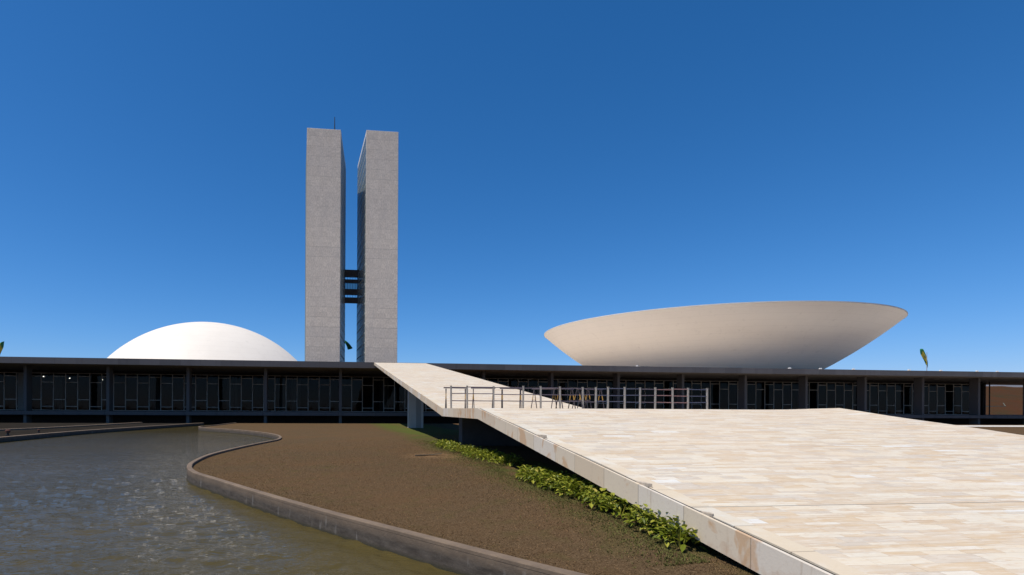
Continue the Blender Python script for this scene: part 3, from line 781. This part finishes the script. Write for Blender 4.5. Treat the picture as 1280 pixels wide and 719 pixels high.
# marble edge panels on both sides
def edge(xa, xb, pts, th):
    n = len(pts)
    return MB().prism_x([(y_, z_ - th) for y_, z_ in pts] + [(y_, z_) for y_, z_ in reversed(pts)], xa, xb)
ptsL = [(YE, ramp_z(YE)), (YN, ZL), (YF_, ZL)]
MBs = MB()
for a, b in zip(ptsL, ptsL[1:]): MBs.prism_x([(a[0], a[1] - TH), (b[0], b[1] - TH), b, a], XA, XA + .05)
MBs.build('edge_panel', M['side'], ramp, RO)
MB().prism_x([(YF_ + .002, ZL - TH), (YR - .22, RT - TH), (YR - .22, RT), (YF_ + .002, ZL)], XA, XA + .05).build('edge_panel', M['side'], ramp, RO)
MBs = MB()
for a, b in zip(ptsL, ptsL[1:]): MBs.prism_x([(a[0], a[1] - TH), (b[0], b[1] - TH), b, a], XB - .045, XB)
MBs.build('edge_panel', M['side'], ramp, RO)
MB().prism_x([(YF_ + .002, ZL - TH), (YR - .22, RT - TH), (YR - .22, RT), (YF_ + .002, ZL)], XU - .05, XU).build('edge_panel', M['side'], ramp, RO)
MB().box(XU + .05, XB - .06, YF_ + .002, YF_ + .05, ZL - TH, ZL - .01).build('edge_panel', M['side'], ramp, RO)
MBs = MB()
for a, b in zip(ptsL, ptsL[1:]): MBs.prism_x([(a[0], a[1] - .06), (b[0], b[1] - .06), (b[0], b[1] - .012), (a[0], a[1] - .012)], XA + .051, XA + .104)
MBs.build('joint_filler', M['black'], ramp, RO)
# piers
MB().prism_z([(7.95, 62.4), (9.65, 62.4), (9.65, 63.4), (7.95, 63.4)], -.3, ZL + SU * (62.3 - YF_) - TH + .02).build('pier', M['pier'], ramp, RO)
MB().prism_z([(6.5, 28.6), (12.0, 28.6), (12.0, 29.4), (6.5, 29.4)], -.3, ZL - TH + .12).build('pier', M['shadepier'], ramp, RO)  # pier under the landing: its shade is painted in as darker concrete
# broken chips of coping at the edge
for (yy, s_) in ((14.1, 1.0), (9.15, .7), (7.45, .45)):
    mb = MB(); r_ = random.Random(int(yy * 10)); n = 7
    pr_ = [(XA + .11 + .10 * s_ * math.cos(6.283 * k / n) * r_.uniform(.7, 1.2), yy + .32 * s_ * math.sin(6.283 * k / n) * r_.uniform(.6, 1.2)) for k in range(n)]
    zz = ramp_z(yy); mb.prism_z(pr_, zz - .03, zz + .045 * s_)
    o = mb.build('stone_chip', M['stone'], None, (XA + .11, yy, zz)); tag(o, {14.1: 'largest broken chip of stone lying in the joint along the ramp edge', 9.15: 'flat broken chip of stone on the ramp edge above the big plants', 7.45: 'smallest broken chip of stone, nearest along the ramp edge'}[yy], 'stone')

# ------------------------------------------------------------------ railing and barriers on the landing
PX = [5.53, 6.34, 7.68, 9.2, 10.12, 11.13, 12.34, 13.02, 13.68, 14.59, 15.42, 16.25, 17.22, 18.07, 19.15]
ry = 26.8
rl = empty('railing', (12.3, ry, ZL)); tag(rl, 'grey steel railing with square posts and three dark rails across the landing', 'railing')
rg = random.Random(4)
for xx in PX:
    hh = 1.12 + rg.uniform(-.02, .02); tl_ = rg.uniform(-.015, .015)
    mb = MB(); mb.flat((xx - 12.3, 0, 0), (xx - 12.3 + tl_, 0, hh), .075, .075); mb.flat((xx - 12.3 + tl_, 0, hh), (xx - 12.3 + tl_, 0, hh + .012), .09, .09)
    mb.build('post', M['steel'], rl)
for k in range(len(PX) - 1):
    m_ = M['pinkrail'] if k in (11, 12) else (M['bluerail'] if k in (7, 8, 9, 13) else M['rail'])
    for zz in (1.05, .72, .38):
        q = rg.uniform(-.015, .015)
        MB().flat((PX[k] + .045 - 12.3, 0, zz + q), (PX[k + 1] - .045 - 12.3, 0, zz + q + rg.uniform(-.012, .012)), .04, .045).build('rail', m_, rl)

def sawhorse():
    e = empty('sawhorse'); tag(e, 'dark folding sawhorse barrier with yellow banded legs behind the railing', 'barrier', 'sawhorse barriers behind the railing')
    mb = MB(); mb.box(-.62, .62, -.03, .03, 1.0, 1.06); mb.build('beam', M['beam'], e)
    for sx in (-.5, .5):
        for sy in (-1, 1):
            mb = MB(); mb.flat((sx, sy * .04, .98), (sx + sy * .10, sy * .30, 0), .036, .036); mb.build('leg', M['band'], e)
        mb = MB(); mb.bar((sx - .05, -.16, .45), (sx + .05, .16, .45), .012, 5); mb.build('brace', M['beam'], e)
    return e
sh0 = sawhorse()
for k, (xx, yy, rz) in enumerate(((5.85, 27.25, .05), (7.25, 27.2, -.06), (8.75, 27.3, .10), (10.45, 27.22, -.5), (11.6, 27.2, .5), (12.4, 27.25, .9), (13.2, 27.3, .45))):
    o = sh0 if k == 0 else dup(sh0)
    o.location = (xx, yy, ZL + .002); o.rotation_euler = (0, 0, rz)

# ------------------------------------------------------------------ plants along the ramp
def leafy(seed, h, rad, n):
    r_ = random.Random(seed); mb = MB(); V = []; Fq = []
    for k in range(n):
        a = r_.uniform(0, 6.283); rr = rad * math.sqrt(r_.random()); zz = h * (1 - .55 * (rr / rad) ** 2) * r_.uniform(.35, 1.0)
        c = Vector((rr * math.cos(a), rr * math.sin(a), zz))
        L = r_.uniform(.09, .175); W = L * r_.uniform(.46, .62)
        yaw = a + r_.uniform(-1.1, 1.1); pit = r_.uniform(-.5, .95)
        d = Vector((math.cos(yaw) * math.cos(pit), math.sin(yaw) * math.cos(pit), math.sin(pit)))
        sd_ = d.cross(Vector((0, 0, 1))).normalized(); up = sd_.cross(d)
        dr = -.18 * L
        P = [c, c + d * L * .3 + sd_ * W * .42 + up * .18 * W, c + d * L * .65 + sd_ * W * .38 + up * (.16 * W) + Vector((0, 0, dr * .4)), c + d * L + Vector((0, 0, dr)),
             c + d * L * .65 - sd_ * W * .38 + up * (.16 * W) + Vector((0, 0, dr * .4)), c + d * L * .3 - sd_ * W * .42 + up * .18 * W, c + d * L * .5 + Vector((0, 0, dr * .25))]
        b = len(V); V += [tuple(p) for p in P]
        Fq += [(b, b + 1, b + 6), (b + 1, b + 2, b + 6), (b + 2, b + 3, b + 6), (b + 3, b + 4, b + 6), (b + 4, b + 5, b + 6), (b + 5, b, b + 6)]
    mb.add(V, Fq)
    return mb
variants = {}
def plant(x, y, seed, h, rad, n, label, group, rz):
    key = seed
    if key not in variants:
        z = .12 + .15 * sstep(6, 11, y) - .02; e = empty('leafy_plant', (x, y, z), rz)
        leafy(seed, h, rad, n).build('foliage', M['leaf'], e)
        r_ = random.Random(seed + 50); st = MB()
        for _ in range(7):
            a = r_.uniform(0, 6.283); rr = rad * r_.uniform(.2, .7)
            st.bar((rr * .3 * math.cos(a), rr * .3 * math.sin(a), -.02), (rr * math.cos(a), rr * math.sin(a), h * .7), .008, 5, .004)
        st.build('stem', M['leaf'], e)
        variants[key] = e
    else:
        e = dup(variants[key]); e.location = (x, y, .10 + .15 * sstep(6, 11, y)); e.rotation_euler = (0, 0, rz)
    tag(e, label, 'plant', group); return e
rp = random.Random(21)
yy = 7.75; k = 0
while yy < 15.0:
    if not (9.2 < yy < 9.45):
        plant(5.20 + rp.uniform(-.12, .12), yy, 100 + k % 5, .40, .27, 95, 'bushy plant with large glossy yellow green leaves in the nearer row beside the ramp', 'nearer row of leafy plants', rp.uniform(0, 6.28))
        if rp.random() < .75: plant(5.50 + rp.uniform(-.1, .1), yy + .15, 100 + (k + 2) % 5, .40, .27, 95, 'bushy plant with large glossy yellow green leaves in the nearer row beside the ramp', 'nearer row of leafy plants', rp.uniform(0, 6.28))
    yy += rp.uniform(.26, .38); k += 1
yy = 18.3; k = 0
while yy < 28.6:
    u = (yy - 17.6) / 11
    plant(5.75 - .45 * u + rp.uniform(-.2, .2), yy, 200 + k % 4, .40, .42, 80, 'low leafy green plant in the farther row at the shadow edge of the ramp', 'farther row of leafy plants', rp.uniform(0, 6.28))
    if rp.random() < .35: plant(6.10 - .45 * u + rp.uniform(-.2, .2), yy + .2, 200 + (k + 1) % 4, .40, .42, 80, 'low leafy green plant in the farther row at the shadow edge of the ramp', 'farther row of leafy plants', rp.uniform(0, 6.28))
    yy += rp.uniform(.38, .60); k += 1
# fallen stalk on the bare patch
st = MB(); st.bar((-.55, 0, .03), (.1, .02, .05), .035, 6, .03); st.bar((.1, .02, .05), (.62, .10, .10), .03, 6, .015); st.add([(.1, -.08, .05), (.6, .0, .09), (.62, .2, .1), (.15, .14, .07)], [(0, 1, 2, 3)])
o = st.build('dry_branch', M['stick']); o.location = (3.7, 22.6, .24); o.rotation_euler = (0, 0, .08); tag(o, 'dark dry branch lying on the bare patch of lawn', 'branch')
# small ground lamps on the left bank
g0 = empty('ground_lamp'); mb = MB(); mb.lathe([(.0, 0), (.16, 0), (.16, .08), (.07, .10), (.07, .22), (0, .22)], 0, 0, 12); mb.build('base', M['black'], g0)
MB().lathe([(.07, .22), (.15, .26), (.17, .42), (.12, .46), (0, .46)], 0, 0, 12).build('head', M['terracotta'], g0)
tag(g0, 'larger squat ground lamp on the left bank of the pool', 'lamp'); g0.location = (-24.6, 44.6, 0)
o = dup(g0); o.location = (-25.4, 50.5, 0); o.scale = (.6, .6, .6); tag(o, 'smaller squat ground lamp farther along the left bank', 'lamp')

# ------------------------------------------------------------------ flags
def flag(loc, h, wd, ln, lean, mats, label, droop, limp=False):
    e = empty('flag', loc); tag(e, label, 'flag')
    MB().bar((0, 0, 0), (lean * 0, 0, h - (1.2 if limp else 0)), .14, 8, .06).build('pole', M['pole'], e)
    nx, nz = 10, 14; v = []; f = []; mi = []
    for j in range(nz + 1):
        t = j / nz
        for i in range(nx + 1):
            u = i / nx
            x = u * wd * (1 - .55 * t) * lean + .18 * math.sin(t * 6 + u * 5) * u
            if limp: x = lean * (1.9 * (1 - t) ** 1.3 + wd * (u - .45) * (.18 + .82 * math.sin(3.1416 * min(1, .12 + .80 * t))))
            y = .35 * math.sin(u * 7 + t * 3) * u
            z = h - .1 - t * ln * (1 - .3 * u) - droop * u ** 1.3
            v.append((x, y, z))
    mb = MB()
    mb.v = v
    for j in range(nz):
        for i in range(nx):
            a = j * (nx + 1) + i; mb.f.append((a, a + 1, a + nx + 2, a + nx + 1))
            cu = abs((i + .5) / nx - .5) / .42 + abs((j + .5) / nz - .5) / .42
            mb.m.append(2 if cu < .30 else (1 if cu < 1.25 else 0))
    o = mb.build('cloth', mats, e, smooth=True)
    sm = o.modifiers.new('thick', 'SOLIDIFY'); sm.thickness = .02
    return e
FM = [M['flag_g'], M['flag_y'], M['flag_b']]
flag((200.5, 167, 9.0), 14.8, 1.9, 6.6, -1, FM, 'yellow and green flag hanging limp from a pole beyond the bowl', .0, True)
flag((-116.2, 203, -.6), 24.0, 3.0, 7.5, 1, FM, 'green and yellow flag flying at the far left edge above the roof', -1.2)
flag((2.3, 236, -.6), 32.0, 3.8, 1.1, 1, [M['flag_g']] * 3, 'dark green flag drooping in the gap between the towers', 3.4)
